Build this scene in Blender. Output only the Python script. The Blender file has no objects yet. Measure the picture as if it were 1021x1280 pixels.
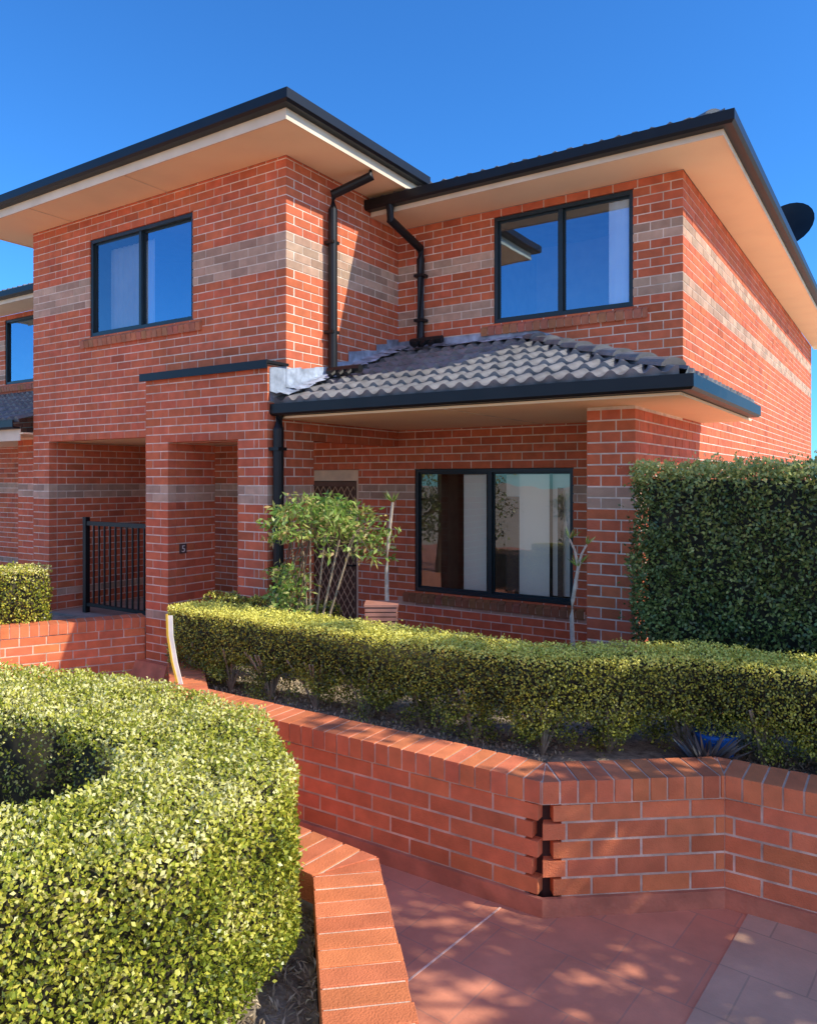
import bpy, math, random
import numpy as np
from mathutils import Vector
random.seed(4); rng=np.random.default_rng(7)
scene=bpy.context.scene; COL=scene.collection
EYE=2.03; F=951.0
CR=(0.8362,0.5484); CF=(-0.5484,0.8362)
def W(lat,d): return (CR[0]*lat+CF[0]*d, CR[1]*lat+CF[1]*d)
Q=.086
def sn(z): return round(z/Q)*Q
# ---------------------------------------------------------------- materials
def nmat(name,col,rough=.7,nscale=6,namt=.15,bump=.0,bscale=60,metal=0,attr=False,spec=.5,island=0,stain=0):
    m=bpy.data.materials.new(name); m.use_nodes=True; nt=m.node_tree; N=nt.nodes; L=nt.links
    b=N['Principled BSDF']; b.inputs['Roughness'].default_value=rough; b.inputs['Metallic'].default_value=metal
    b.inputs['Specular IOR Level'].default_value=spec
    geo=N.new('ShaderNodeNewGeometry')
    no=N.new('ShaderNodeTexNoise'); no.inputs['Scale'].default_value=nscale; no.inputs['Detail'].default_value=6
    L.new(geo.outputs['Position'],no.inputs['Vector'])
    mr=N.new('ShaderNodeMapRange'); mr.inputs[1].default_value=.3; mr.inputs[2].default_value=.7
    mr.inputs[3].default_value=1-namt; mr.inputs[4].default_value=1+namt
    L.new(no.outputs['Fac'],mr.inputs[0])
    mul=N.new('ShaderNodeVectorMath'); mul.operation='SCALE'
    if attr:
        a=N.new('ShaderNodeAttribute'); a.attribute_name='Col'; L.new(a.outputs['Color'],mul.inputs[0])
    else: mul.inputs[0].default_value=col[:3]
    val=mr.outputs[0]
    if stain:
        n2=N.new('ShaderNodeTexNoise'); n2.inputs['Scale'].default_value=1.3; n2.inputs['Detail'].default_value=8; n2.inputs['Roughness'].default_value=.65
        L.new(geo.outputs['Position'],n2.inputs['Vector'])
        m2=N.new('ShaderNodeMapRange'); m2.inputs[1].default_value=.35; m2.inputs[2].default_value=.65; m2.inputs[3].default_value=1-stain; m2.inputs[4].default_value=1+stain*.6
        L.new(n2.outputs['Fac'],m2.inputs[0])
        mm=N.new('ShaderNodeMath'); mm.operation='MULTIPLY'; L.new(val,mm.inputs[0]); L.new(m2.outputs[0],mm.inputs[1]); val=mm.outputs[0]
    L.new(val,mul.inputs['Scale']); L.new(mul.outputs[0],b.inputs['Base Color'])
    if bump:
        n3=N.new('ShaderNodeTexNoise'); n3.inputs['Scale'].default_value=bscale; n3.inputs['Detail'].default_value=4
        L.new(geo.outputs['Position'],n3.inputs['Vector'])
        bp=N.new('ShaderNodeBump'); bp.inputs['Strength'].default_value=bump; bp.inputs['Distance'].default_value=.01
        L.new(n3.outputs['Fac'],bp.inputs['Height']); L.new(bp.outputs[0],b.inputs['Normal'])
    return m
def leafmat(name,cols,rough=.4,trans=.3,ztop=None):
    """ztop=(z0,z1,amount): sunlight on the clipped top painted in, with yellower new growth"""
    m=bpy.data.materials.new(name); m.use_nodes=True; nt=m.node_tree; N=nt.nodes; L=nt.links
    b=N['Principled BSDF']; b.inputs['Roughness'].default_value=rough
    out=N['Material Output']
    geo=N.new('ShaderNodeNewGeometry'); rp=N.new('ShaderNodeValToRGB')
    no=N.new('ShaderNodeTexNoise'); no.inputs['Scale'].default_value=5; L.new(geo.outputs['Position'],no.inputs['Vector'])
    ad=N.new('ShaderNodeMath'); ad.operation='MULTIPLY_ADD'; ad.inputs[1].default_value=.75
    sb=N.new('ShaderNodeMath'); sb.operation='MULTIPLY_ADD'; sb.inputs[1].default_value=.9; sb.inputs[2].default_value=-.32
    L.new(no.outputs['Fac'],sb.inputs[0]); L.new(geo.outputs['Random Per Island'],ad.inputs[0]); L.new(sb.outputs[0],ad.inputs[2])
    v=ad.outputs[0]
    if ztop:  # leaf colour raised by height, painting in a sunlit hedge top
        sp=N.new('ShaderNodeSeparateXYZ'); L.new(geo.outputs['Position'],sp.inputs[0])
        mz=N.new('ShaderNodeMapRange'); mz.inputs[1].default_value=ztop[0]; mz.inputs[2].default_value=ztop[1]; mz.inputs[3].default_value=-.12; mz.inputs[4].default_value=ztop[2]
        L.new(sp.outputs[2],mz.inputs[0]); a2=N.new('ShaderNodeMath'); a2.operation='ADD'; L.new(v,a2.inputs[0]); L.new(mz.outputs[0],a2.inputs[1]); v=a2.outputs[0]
    L.new(v,rp.inputs[0])
    el=rp.color_ramp.elements
    while len(el)<len(cols): el.new(.5)
    for i,c in enumerate(cols): el[i].position=i/(len(cols)-1); el[i].color=(*c,1)
    L.new(rp.outputs[0],b.inputs['Base Color'])
    tr=N.new('ShaderNodeBsdfTranslucent'); L.new(rp.outputs[0],tr.inputs[0])
    mx=N.new('ShaderNodeMixShader'); mx.inputs[0].default_value=trans
    L.new(b.outputs[0],mx.inputs[1]); L.new(tr.outputs[0],mx.inputs[2]); L.new(mx.outputs[0],out.inputs[0])
    return m
def glassmat(name,refl,tint=(.95,.97,.97),gc=(.55,.78,1)):
    m=bpy.data.materials.new(name); m.use_nodes=True; nt=m.node_tree; N=nt.nodes; L=nt.links
    N.remove(N['Principled BSDF']); out=N['Material Output']
    t=N.new('ShaderNodeBsdfTransparent'); t.inputs[0].default_value=(*tint,1)
    g=N.new('ShaderNodeBsdfGlossy'); g.inputs['Roughness'].default_value=.01; g.inputs[0].default_value=(*gc,1)
    fr=N.new('ShaderNodeFresnel'); fr.inputs[0].default_value=1.5
    ad=N.new('ShaderNodeMath'); ad.operation='ADD'; ad.inputs[1].default_value=refl; ad.use_clamp=True
    L.new(fr.outputs[0],ad.inputs[0])
    mx=N.new('ShaderNodeMixShader'); L.new(ad.outputs[0],mx.inputs[0]); L.new(t.outputs[0],mx.inputs[1]); L.new(g.outputs[0],mx.inputs[2])
    no=N.new('ShaderNodeTexNoise'); no.inputs['Scale'].default_value=1.2; geo=N.new('ShaderNodeNewGeometry'); L.new(geo.outputs['Position'],no.inputs['Vector'])
    bp=N.new('ShaderNodeBump'); bp.inputs['Strength'].default_value=.12; bp.inputs['Distance'].default_value=.02; L.new(no.outputs['Fac'],bp.inputs['Height']); L.new(bp.outputs[0],g.inputs['Normal'])
    L.new(mx.outputs[0],out.inputs[0]); return m
def pavemat(name,c1,c2,mortar,bw,bh,rot,msize=.006,off=.5):
    m=bpy.data.materials.new(name); m.use_nodes=True; nt=m.node_tree; N=nt.nodes; L=nt.links
    b=N['Principled BSDF']; b.inputs['Roughness'].default_value=.65; b.inputs['Specular IOR Level'].default_value=.3
    geo=N.new('ShaderNodeNewGeometry'); mp=N.new('ShaderNodeMapping'); mp.inputs['Rotation'].default_value=(0,0,rot)
    L.new(geo.outputs['Position'],mp.inputs['Vector'])
    br=N.new('ShaderNodeTexBrick'); br.inputs['Scale'].default_value=1; br.inputs['Brick Width'].default_value=bw; br.inputs['Row Height'].default_value=bh
    br.inputs['Mortar Size'].default_value=msize; br.inputs['Color1'].default_value=(*c1,1); br.inputs['Color2'].default_value=(*c2,1); br.inputs['Mortar'].default_value=(*mortar,1); br.offset=off
    L.new(mp.outputs[0],br.inputs['Vector'])
    no=N.new('ShaderNodeTexNoise'); no.inputs['Scale'].default_value=3; no.inputs['Detail'].default_value=9; no.inputs['Roughness'].default_value=.6; L.new(geo.outputs['Position'],no.inputs['Vector'])
    mr=N.new('ShaderNodeMapRange'); mr.inputs[1].default_value=.3; mr.inputs[2].default_value=.7; mr.inputs[3].default_value=.82; mr.inputs[4].default_value=1.14; L.new(no.outputs['Fac'],mr.inputs[0])
    sc=N.new('ShaderNodeVectorMath'); sc.operation='SCALE'; L.new(br.outputs['Color'],sc.inputs[0]); L.new(mr.outputs[0],sc.inputs['Scale']); L.new(sc.outputs[0],b.inputs['Base Color'])
    n3=N.new('ShaderNodeTexNoise'); n3.inputs['Scale'].default_value=90; L.new(geo.outputs['Position'],n3.inputs['Vector'])
    mm=N.new('ShaderNodeMath'); mm.operation='MULTIPLY_ADD'; mm.inputs[1].default_value=-1.5; L.new(br.outputs['Fac'],mm.inputs[0]); L.new(n3.outputs['Fac'],mm.inputs[2])
    bp=N.new('ShaderNodeBump'); bp.inputs['Strength'].default_value=.25; bp.inputs['Distance'].default_value=.005; L.new(mm.outputs[0],bp.inputs['Height']); L.new(bp.outputs[0],b.inputs['Normal'])
    return m
M_brick=nmat('brick_clay',(1,1,1),.85,10,.13,.5,160,attr=True,spec=.25,stain=.09)
M_mortar=nmat('mortar',(.86,.73,.59),.95,9,.2,.5,120,spec=.2,stain=.15)
M_mortar_red=nmat('mortar_warm',(.76,.57,.42),.95,9,.3,.5,120,spec=.2,stain=.25)
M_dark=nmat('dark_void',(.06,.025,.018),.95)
M_soffit=nmat('soffit_paint',(1,.78,.48),.7,2.5,.04)
M_fascia=nmat('fascia_paint',(.82,.68,.48),.6,3,.12)
M_black=nmat('black_metal',(.010,.011,.012),.42,5,.2,spec=.35)
M_frame=nmat('window_frame_paint',(.012,.025,.03),.4,5,.1)
M_tile=nmat('roof_tile',(.19,.19,.19),.45,7,.3,.25,90,stain=.25,spec=.7)
M_flash=nmat('lead_flashing',(.36,.42,.50),.55,9,.45,.9,12,stain=.45)
M_glassU=glassmat('window_glass_sky',.32)
M_glassS=glassmat('window_glass_screened',.16,(.6,.62,.62),(.75,.85,1))
M_glassL=glassmat('window_glass_dark',.075,(.98,.98,.96),(1,.93,.85))
M_room=nmat('room_paint',(.40,.31,.22),.8)
M_curtain=nmat('curtain_cloth',(1,.97,.90),.8,4,.06)
M_panel=nmat('light_panel',(1,.93,.79),.7,2,.02)
M_inner=nmat('inner_door_paint',(.16,.10,.065),.6)
M_lattice=nmat('screen_lattice',(.56,.38,.22),.5)
M_screen=nmat('screen_backing',(.16,.08,.045),.7)
M_doorf=nmat('door_frame_paint',(.82,.63,.40),.6)
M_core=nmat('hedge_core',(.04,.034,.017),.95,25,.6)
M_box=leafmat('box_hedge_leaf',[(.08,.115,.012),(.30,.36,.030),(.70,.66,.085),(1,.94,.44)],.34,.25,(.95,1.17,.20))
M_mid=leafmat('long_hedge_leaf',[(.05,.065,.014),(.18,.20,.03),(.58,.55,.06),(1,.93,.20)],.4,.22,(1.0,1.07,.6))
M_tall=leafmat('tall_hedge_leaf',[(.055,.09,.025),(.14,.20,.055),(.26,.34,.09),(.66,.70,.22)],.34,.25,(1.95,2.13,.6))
M_nan=leafmat('shrub_leaf',[(.08,.18,.03),(.24,.40,.06),(.50,.60,.16),(.62,.30,.15)],.4,.35)
M_spike=leafmat('spiky_leaf',[(.10,.08,.07),(.20,.14,.10),(.12,.16,.18)],.45,.1)
M_bark=nmat('pale_bark',(.5,.42,.32),.85,20,.3,.5,60)
M_twig=nmat('brown_bark',(.38,.29,.19),.85,20,.3,.5,60)
M_stem=nmat('dark_bark',(.16,.11,.07),.9,20,.3,.5,60)
M_soil=nmat('soil',(.38,.31,.23),.95,18,.5,1,60,stain=.3)
M_chip=leafmat('mulch_chip',[(.22,.15,.09),(.55,.43,.27),(.85,.72,.5)],.8,.05)
M_ground=nmat('ground',(.66,.54,.39),.95,3,.2)
M_slab=nmat('concrete',(.34,.29,.24),.9,5,.2,.2,60)
M_pave=pavemat('terracotta_paving',(.82,.33,.19),(.74,.285,.165),(.62,.28,.18),.33,.33,.09,.004)
M_tan=pavemat('tan_paving',(.70,.44,.29),(.63,.39,.255),(.50,.33,.22),.42,.33,.09,.004)
M_plinth=nmat('plinth_tile',(.58,.20,.11),.6,8,.22,.3,60,stain=.15)
M_terra=nmat('terracotta_slat',(.50,.22,.15),.7,12,.15)
M_joint=nmat('joint_sealant',(.85,.58,.44),.8,20,.3)
M_blue=nmat('blue_plastic',(.012,.12,.42),.5)
M_white=nmat('white_board',(.85,.83,.76),.5)
M_yellow=nmat('yellow_edge',(.75,.5,.05),.5)
M_plaque=nmat('plaque_paint',(.10,.06,.05),.6)
M_num=nmat('number_white',(.7,.68,.62),.5)
# ---------------------------------------------------------------- object helpers
def empty(name,label,cat,loc=(0,0,0),group=None):
    o=bpy.data.objects.new(name,None); COL.objects.link(o); o.location=loc; o['label']=label; o['category']=cat
    if group:o['group']=group
    return o
def tag(o,label,cat,kind=None,group=None):
    if label:o['label']=label
    if cat:o['category']=cat
    if kind:o['kind']=kind
    if group:o['group']=group
    return o
def place(o,parent):
    COL.objects.link(o)
    if parent:
        o.parent=parent
        w=Vector((0,0,0)); p=parent
        while p: w+=p.location; p=p.parent
        o.location=-w if parent.type=='EMPTY' and parent.parent is None else (0,0,0)
    return o
class MB:
    def __init__(s): s.v=[];s.f=[];s.m=[];s.c=[]
    def add(s,vs,fs,m=0,c=(1,1,1)):
        n=len(s.v); s.v+=[tuple(p) for p in vs]
        for f in fs: s.f.append(tuple(n+i for i in f)); s.m.append(m); s.c.append(c)
    def box(s,x0,x1,y0,y1,z0,z1,m=0,c=(1,1,1)):
        s.prism([(x0,y0),(x1,y0),(x1,y1),(x0,y1)],z0,z1,m,c)
    def prism(s,poly,z0,z1,m=0,c=(1,1,1)):
        n=len(poly)
        vs=[(x,y,z0) for x,y in poly]+[(x,y,z1) for x,y in poly]
        fs=[tuple(range(n-1,-1,-1)),tuple(range(n,2*n))]+[(i,(i+1)%n,n+(i+1)%n,n+i) for i in range(n)]
        s.add(vs,fs,m,c)
    def tube(s,path,r,n=8,m=0,c=(1,1,1)):
        rs=r if isinstance(r,(list,tuple)) else [r]*len(path)
        P=[Vector(p) for p in path]; rings=[]
        for i,p in enumerate(P):
            t=(P[min(i+1,len(P)-1)]-P[max(i-1,0)]).normalized()
            a=t.cross(Vector((0,0,1)));
            if a.length<.05:a=t.cross(Vector((1,.3,0)))
            a.normalize(); b=t.cross(a)
            rings.append([p+(a*math.cos(2*math.pi*k/n)+b*math.sin(2*math.pi*k/n))*rs[i] for k in range(n)])
        vs=[q for r_ in rings for q in r_]; fs=[]
        for i in range(len(P)-1):
            for k in range(n): fs.append((i*n+k,i*n+(k+1)%n,(i+1)*n+(k+1)%n,(i+1)*n+k))
        fs.append(tuple(range(n-1,-1,-1))); fs.append(tuple((len(P)-1)*n+k for k in range(n)))
        s.add(vs,fs,m,c)
    def sweep(s,path,prof,m=0,c=(1,1,1)):
        P=[Vector(p) for p in path]; k=len(prof); vs=[]
        ns=[]
        for i in range(len(P)-1):
            d=(P[i+1]-P[i]).normalized(); ns.append(Vector((d.y,-d.x)))
        for i,p in enumerate(P):
            a=ns[max(i-1,0)]; b=ns[min(i,len(ns)-1)]; o=(a+b)/(1+a.dot(b))
            for (q,z) in prof: vs.append((p.x+o.x*q,p.y+o.y*q,z))
        fs=[]
        for i in range(len(P)-1):
            for j in range(k): fs.append((i*k+j,i*k+(j+1)%k,(i+1)*k+(j+1)%k,(i+1)*k+j))
        fs.append(tuple(range(k))); fs.append(tuple((len(P)-1)*k+j for j in range(k-1,-1,-1)))
        s.add(vs,fs,m,c)
    def build(s,name,mats,parent=None,bevel=0,smooth=False,fixn=True):
        me=bpy.data.meshes.new(name); me.from_pydata(s.v,[],s.f)
        if not isinstance(mats,(list,tuple)): mats=[mats]
        for m in mats: me.materials.append(m)
        me.polygons.foreach_set('material_index',s.m)
        ca=me.color_attributes.new('Col','FLOAT_COLOR','CORNER')
        lt=np.empty(len(me.polygons),dtype=np.int32); me.polygons.foreach_get('loop_total',lt)
        arr=np.repeat(np.array([(*c,1) for c in s.c],dtype=np.float32),lt,axis=0); ca.data.foreach_set('color',arr.ravel())
        if fixn:
            import bmesh
            bm=bmesh.new(); bm.from_mesh(me); bmesh.ops.recalc_face_normals(bm,faces=bm.faces); bm.to_mesh(me); bm.free()
        if smooth: me.polygons.foreach_set('use_smooth',[True]*len(me.polygons))
        o=bpy.data.objects.new(name,me); place(o,parent)
        if bevel:
            b=o.modifiers.new('Bevel','BEVEL'); b.width=bevel; b.segments=2; b.limit_method='ANGLE'
        return o
RED=(.67,.175,.080); CREAM=(.60,.40,.275); WRED=(.80,.235,.098)
def bcol(kind):
    r=random.random()
    if kind=='cream':
        k=random.uniform(.68,1.10); g=random.uniform(.92,1.04); return (CREAM[0]*k,CREAM[1]*k*g,CREAM[2]*k*g)
    base=WRED if kind=='wall' else RED
    k=random.uniform(.86,1.08)
    if r<.07: k*=.80
    return (base[0]*k,base[1]*k*random.uniform(.93,1.07),base[2]*k*random.uniform(.93,1.07))
def brick_wall(mb,p0,p1,z0,z1,openings=(),bands=(),thick=.11,t0=None,t1=None,kind='red',par=0,bdepth=.10,joint=.0115):
    """bricks stand 4 mm proud of a mortar core; t0/t1 = parity on which the end is interlocked"""
    PR=.004
    p0=Vector(p0);p1=Vector(p1); d=(p1-p0); L=d.length; d.normalize(); n=Vector((d.y,-d.x))
    ops=[(a,b,sn(c),sn(e)) for a,b,c,e in openings]
    def quadbox(s0,s1,o0,o1,za,zb,m,c):
        a=p0+d*s0;b=p0+d*s1
        mb.prism([tuple(a+n*o1),tuple(b+n*o1),tuple(b+n*o0),tuple(a+n*o0)],za,zb,m,c)
    ss=sorted(set([.003,L-.003]+[min(max(x,.003),L-.003) for o in ops for x in (o[0]-.007,o[1]+.007)]))
    for a,b in zip(ss[:-1],ss[1:]):
        if b-a<.002: continue
        mid=(a+b)/2; cuts=sorted([(o[2]-.007,o[3]+.007) for o in ops if o[0]-.007<mid<o[1]+.007]); z=z0
        for (c,e) in cuts:
            if c>z+.001: quadbox(a,b,-thick,0,z,c,1,(1,1,1))
            z=max(z,e)
        if z<z1-.001: quadbox(a,b,-thick,0,z,z1,1,(1,1,1))
    k0=int(math.floor(z0/Q+.001)); k1=int(math.ceil(z1/Q-.001))
    for k in range(k0,k1):
        za=max(k*Q+joint/2,z0); zb=min((k+1)*Q-joint/2,z1)
        if zb-za<.015: continue
        zm=(k+.5)*Q; isb=any(a<=zm<b for a,b in bands)
        s=-.12 if (k+par)%2 else 0.0
        sa,sb=0.0,L
        if t0 is not None: sa=-PR if k%2==t0 else bdepth+joint
        if t1 is not None: sb=L+PR if k%2==t1 else L-bdepth-joint
        while s<L:
            b0=max(s,sa) if s>.001 else sa
            b1=min(s+.24-joint,sb)
            if s+.24>=L: b1=max(b1,sb) if sb-b0<.30 else b1
            iv=[(b0,b1)] if b1-b0>.02 else []
            for o in ops:
                if o[2]-.001<zm<o[3]+.001:
                    ni=[]
                    for (x,y) in iv:
                        if y<=o[0] or x>=o[1]: ni.append((x,y))
                        else:
                            if x<o[0]-.02: ni.append((x,o[0]))
                            if y>o[1]+.02: ni.append((o[1],y))
                    iv=ni
            for (x,y) in iv:
                j=random.uniform(-.0012,.0012)
                quadbox(x,y,-bdepth,PR+j,za,zb,0,bcol('cream' if isb else kind))
            s+=.24
# ---------------------------------------------------------------- building constants
VA=5.38; UA=-4.91; UL=-9.12; VR=7.27; UR=-1.74; SA=5.10; SR=4.90; PE=2.60
BA=[(4.04,4.38),(1.80,1.98)]; BR=[(4.29,4.48),(3.77,3.96),(1.80,1.98),(.60,.70)]
BM=[M_brick,M_mortar]
house=empty('townhouse','two storey red brick townhouse with cream brick bands, black gutters and a tiled porch roof','townhouse',(-4.91,7.27,0))
mb=MB(); brick_wall(mb,(UL,VA),(UA,VA),0,SA,[(.34,UL*-1-6.63,0,2.494),(UL*-1-6.28,UL*-1-5.29,0,2.408),(UL*-1-7.96,UL*-1-6.2,3.70,4.816)],BA,t1=0)
mb.build('wall',BM,house)
mb=MB(); brick_wall(mb,(UA,VA),(UA,VR),0,SA,[(.40,VR-VA+.1,0,2.408)],BA,t0=1,par=1)
mb.build('wall',BM,house)
mb=MB(); brick_wall(mb,(-6.63,5.13),(UA,5.13),0,3.096,[(.35,1.34,0,2.408)],[(1.80,1.98),(.60,.70)],thick=.24,t1=0)
brick_wall(mb,(UA,5.13),(UA,5.38),0,3.096,[],[(1.80,1.98),(.60,.70)],t0=1,par=1)
brick_wall(mb,(-6.28,5.235),(-6.28,5.75),0,2.408,[],[(1.80,1.98)],thick=.34,par=1)
brick_wall(mb,(-5.29,5.75),(-5.29,5.235),0,2.408,[],[(1.80,1.98)],thick=.3,par=1)
mb.build('entry_portal',BM,house)
mb=MB(); mb.box(-6.67,-4.87,5.09,5.375,3.10,3.125); mb.box(-6.67,-4.87,5.075,5.09,3.05,3.128); mb.build('portal_capping',M_black,house)
mb=MB(); brick_wall(mb,(-8.78,VA+.11),(-8.78,VR),0,2.494,[],[(1.80,1.98),(.60,.70)],thick=.34)
mb.build('carport_wall',BM,house)
mb=MB(); brick_wall(mb,(-8.78,VR),(UA,VR),0,2.494,[(2.41,3.30,0,2.15)],[(1.80,1.98)])
mb.build('carport_wall',BM,house)
mb=MB(); brick_wall(mb,(UA,VR),(UR,VR),0,SR,[(.23,2.11,.774,2.15),(1.23,2.71,3.698,4.816)],BR,t1=0,par=1)
mb.build('wall',BM,house)
mb=MB(); brick_wall(mb,(UR,VR),(UR,18.4),0,SR,[],BR,t0=1,par=1)
mb.build('wall',BM,house)
mb=MB(); brick_wall(mb,(-2.12,5.8),(UR,5.8),0,PE,[],[(1.80,1.98),(.60,.77)],thick=.36,t1=0)
brick_wall(mb,(UR,5.8),(UR,VR),0,PE,[],[(1.80,1.98)],t0=1,par=1,thick=.34)
mb.build('porch_pier',BM,house)
mb=MB(); mb.box(UL,UL+.1,VA+.12,18.4,0,SA); mb.box(UL,UR,18.3,18.42,0,SR); mb.build('rear_wall',M_mortar_red,house)
mb=MB(); mb.box(-9.65,-4.41,4.83,VA-.008,SA,SA+.02); mb.box(UA+.008,-4.41,VA-.008,7.3,SA,SA+.02); mb.box(-9.65,UL,VA-.008,9,SA,SA+.02)
for x in (-8.3,-6.6): mb.box(x,x+.012,4.83,VA-.008,SA-.006,SA-.001,1)
mb.build('soffit',[M_soffit,M_fascia],house)
mb=MB(); mb.box(UA+.008,-1.29,6.72,VR-.008,SR,SR+.02); mb.box(UR+.008,-1.29,VR-.008,18.9,SR,SR+.02); mb.build('soffit',M_soffit,house)
mb=MB(); mb.box(UA+.01,-1.27,5.25,VR-.01,PE,PE+.02); mb.box(UR+.01,-1.27,VR-.01,8.0,PE,PE+.02)
mb.box(UL,UA-.115,VA+.115,VR,2.50,2.52)
for x in (-3.1,): mb.box(x,x+.012,5.25,VR-.01,PE-.006,PE-.001,1)
mb.build('porch_ceiling',[M_soffit,M_fascia],house)
# roofs
T20=math.tan(math.radians(20))
def tile_roof(mb,org,e,up,L,run,smin,smax,step=.03,wave=.150,g=.30,amp=1.0):
    ox,oy,oz=org; n=int(math.ceil(run/g))
    for j in range(n):
        r0=j*g; r1=min(r0+g,run)
        a0,a1=smin(r0),smax(r0); b0,b1=smin(r1),smax(r1)
        if a1-a0<.05: break
        m=max(2,int((a1-a0)/step)); vs=[]
        for i in range(m+1):
            s=a0+(a1-a0)*i/m; st=min(max(s,b0),b1)
            ph=(s%wave)/wave
            w=.033*amp*(math.sin(math.pi*min(ph/.62,1)) if ph<.62 else -.25*math.sin(math.pi*(ph-.62)/.38))
            jx=.002*math.sin(s*13.7+j*5.1)
            z0=oz+r0*T20
            for (q,r,z) in ((s,r0-.0,z0-.015),(s,r0-.02,z0+.028+w+jx),(st,r1,oz+r1*T20+w*.95+.002)):
                vs.append((ox+e[0]*q+up[0]*r,oy+e[1]*q+up[1]*r,z))
        fs=[]
        for i in range(m):
            a=i*3;b=a+3
            fs+= [(a,b,b+1,a+1),(a+1,b+1,b+2,a+2)]
        mb.add(vs,fs,0)
def cap_line(mb,a,b,r=.09):
    a=Vector(a);b=Vector(b);d=(b-a);L=d.length;d.normalize();sx=d.cross(Vector((0,0,1))).normalized();up=sx.cross(d)
    n=int(L/.36)
    for i in range(n+1):
        p=a+d*(i*.36); q=a+d*min(i*.36+.40,L)
        if (q-p).length<.08: continue
        vs=[]
        for (c,rr,l) in ((p,r*1.08,.024),(q,r*.92,.0)):
            for k in range(9):
                t=math.pi*k/8
                vs.append(c+sx*math.cos(t)*rr+up*(math.sin(t)*rr*.66+l-.045))
        fs=[(k,k+1,10+k,9+k) for k in range(8)]+[tuple(range(9)),tuple(range(9,18))]
        mb.add(vs,fs)
def roofobj(name,mb,parent): return mb.build(name,M_tile,parent,fixn=False)
mb=MB(); L=(-1.27+4.93); u0=-4.93
tile_roof(mb,(u0,5.22,2.735),(1,0),(0,1),L,2.05,lambda r:0,lambda r:L-r,step=.0167)
tile_roof(mb,(u0+L+.03,5.22,2.735),(0,1),(-1,0),2.65,2.02,lambda r:r,lambda r:2.65,step=.03)
cap_line(mb,(u0+L-.06,5.32,2.825),(u0+L-2.0,7.24,2.805+1.98*T20))
roofobj('porch_roof',mb,house)
mb=MB()
gp=[(0,0),(.09,0),(.115,.02),(.115,.105),(.10,.105),(.10,.03),(.0,.02)]
def gut(z): return [(a,z+b) for a,b in gp]
pgp=[(-.01,-.006),(.085,-.006),(.105,.012),(.105,.098),(.09,.098),(.09,.02),(-.01,.02)]
mb.sweep([(UA-.0,5.26),(-1.27,5.26),(-1.27,7.86)],[(a,2.630+b) for a,b in pgp])
mb.sweep([(UA,5.275),(-1.285,5.275),(-1.285,7.86)],[(-.02,2.622),(.004,2.622),(.004,2.74),(-.02,2.74)]); mb.build('gutter',M_black,house)
mb=MB(); ez=SA+.165; Lr=5.24
tile_roof(mb,(-9.66,4.80,ez),(1,0),(0,1),Lr+.03,2.6,lambda r:r,lambda r:Lr+.03-r,step=.04,amp=.5)
tile_roof(mb,(-4.39,4.80,ez),(0,1),(-1,0),7,2.6,lambda r:r,lambda r:7,step=.05,amp=.5)
tile_roof(mb,(-9.66,12,ez),(0,-1),(1,0),7.2,2.6,lambda r:0,lambda r:7.2-r,step=.06,amp=.5)
cap_line(mb,(-4.72,5.14,ez+.03+.3*T20),(-7.0,7.42,ez+.03+2.58*T20)); cap_line(mb,(-9.32,5.14,ez+.03+.3*T20),(-7.04,7.42,ez+.03+2.58*T20)); cap_line(mb,(-7.02,7.4,ez+.97),(-7.02,12,ez+.97))
roofobj('roof',mb,house)
mb=MB(); mb.sweep([(-9.65,9),(-9.65,4.83),(-4.41,4.83),(-4.41,6.98)],gut(SA+.085)); mb.build('gutter',M_black,house)
mb=MB(); mb.sweep([(-9.648,9),(-9.648,4.832),(-4.412,4.832),(-4.412,6.95)],[(0,SA-.01),(.014,SA-.01),(.014,SA+.1),(0,SA+.1)]); mb.build('fascia',M_fascia,house)
mb=MB(); ez=SR+.135
tile_roof(mb,(-6.4,6.69,ez),(1,0),(0,1),5.14,3.9,lambda r:0,lambda r:5.14-r,step=.04,amp=1)
tile_roof(mb,(-1.26,6.69,ez),(0,1),(-1,0),12.3,3.9,lambda r:r,lambda r:12.3,step=.05,amp=.7)
cap_line(mb,(-1.36,6.79,ez+.085),(-5.1,10.53,ez+.035+3.8*T20)); cap_line(mb,(-5.13,10.5,ez+1.41),(-5.13,18.9,ez+1.41))
roofobj('roof',mb,house)
mb=MB(); mb.box(-9.0,-5.1,10,18.9,ez+1.2,ez+1.35); mb.build('roof',M_tile,house)
mb=MB(); mb.sweep([(-4.93,6.72),(-1.29,6.72),(-1.29,18.9)],gut(SR+.045)); mb.build('gutter',M_black,house)
mb=MB(); mb.sweep([(-4.89,6.722),(-1.292,6.722),(-1.292,18.9)],[(0,SR-.006),(.013,SR-.006),(.013,SR+.06),(0,SR+.06)]); mb.build('fascia',M_fascia,house)
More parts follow.
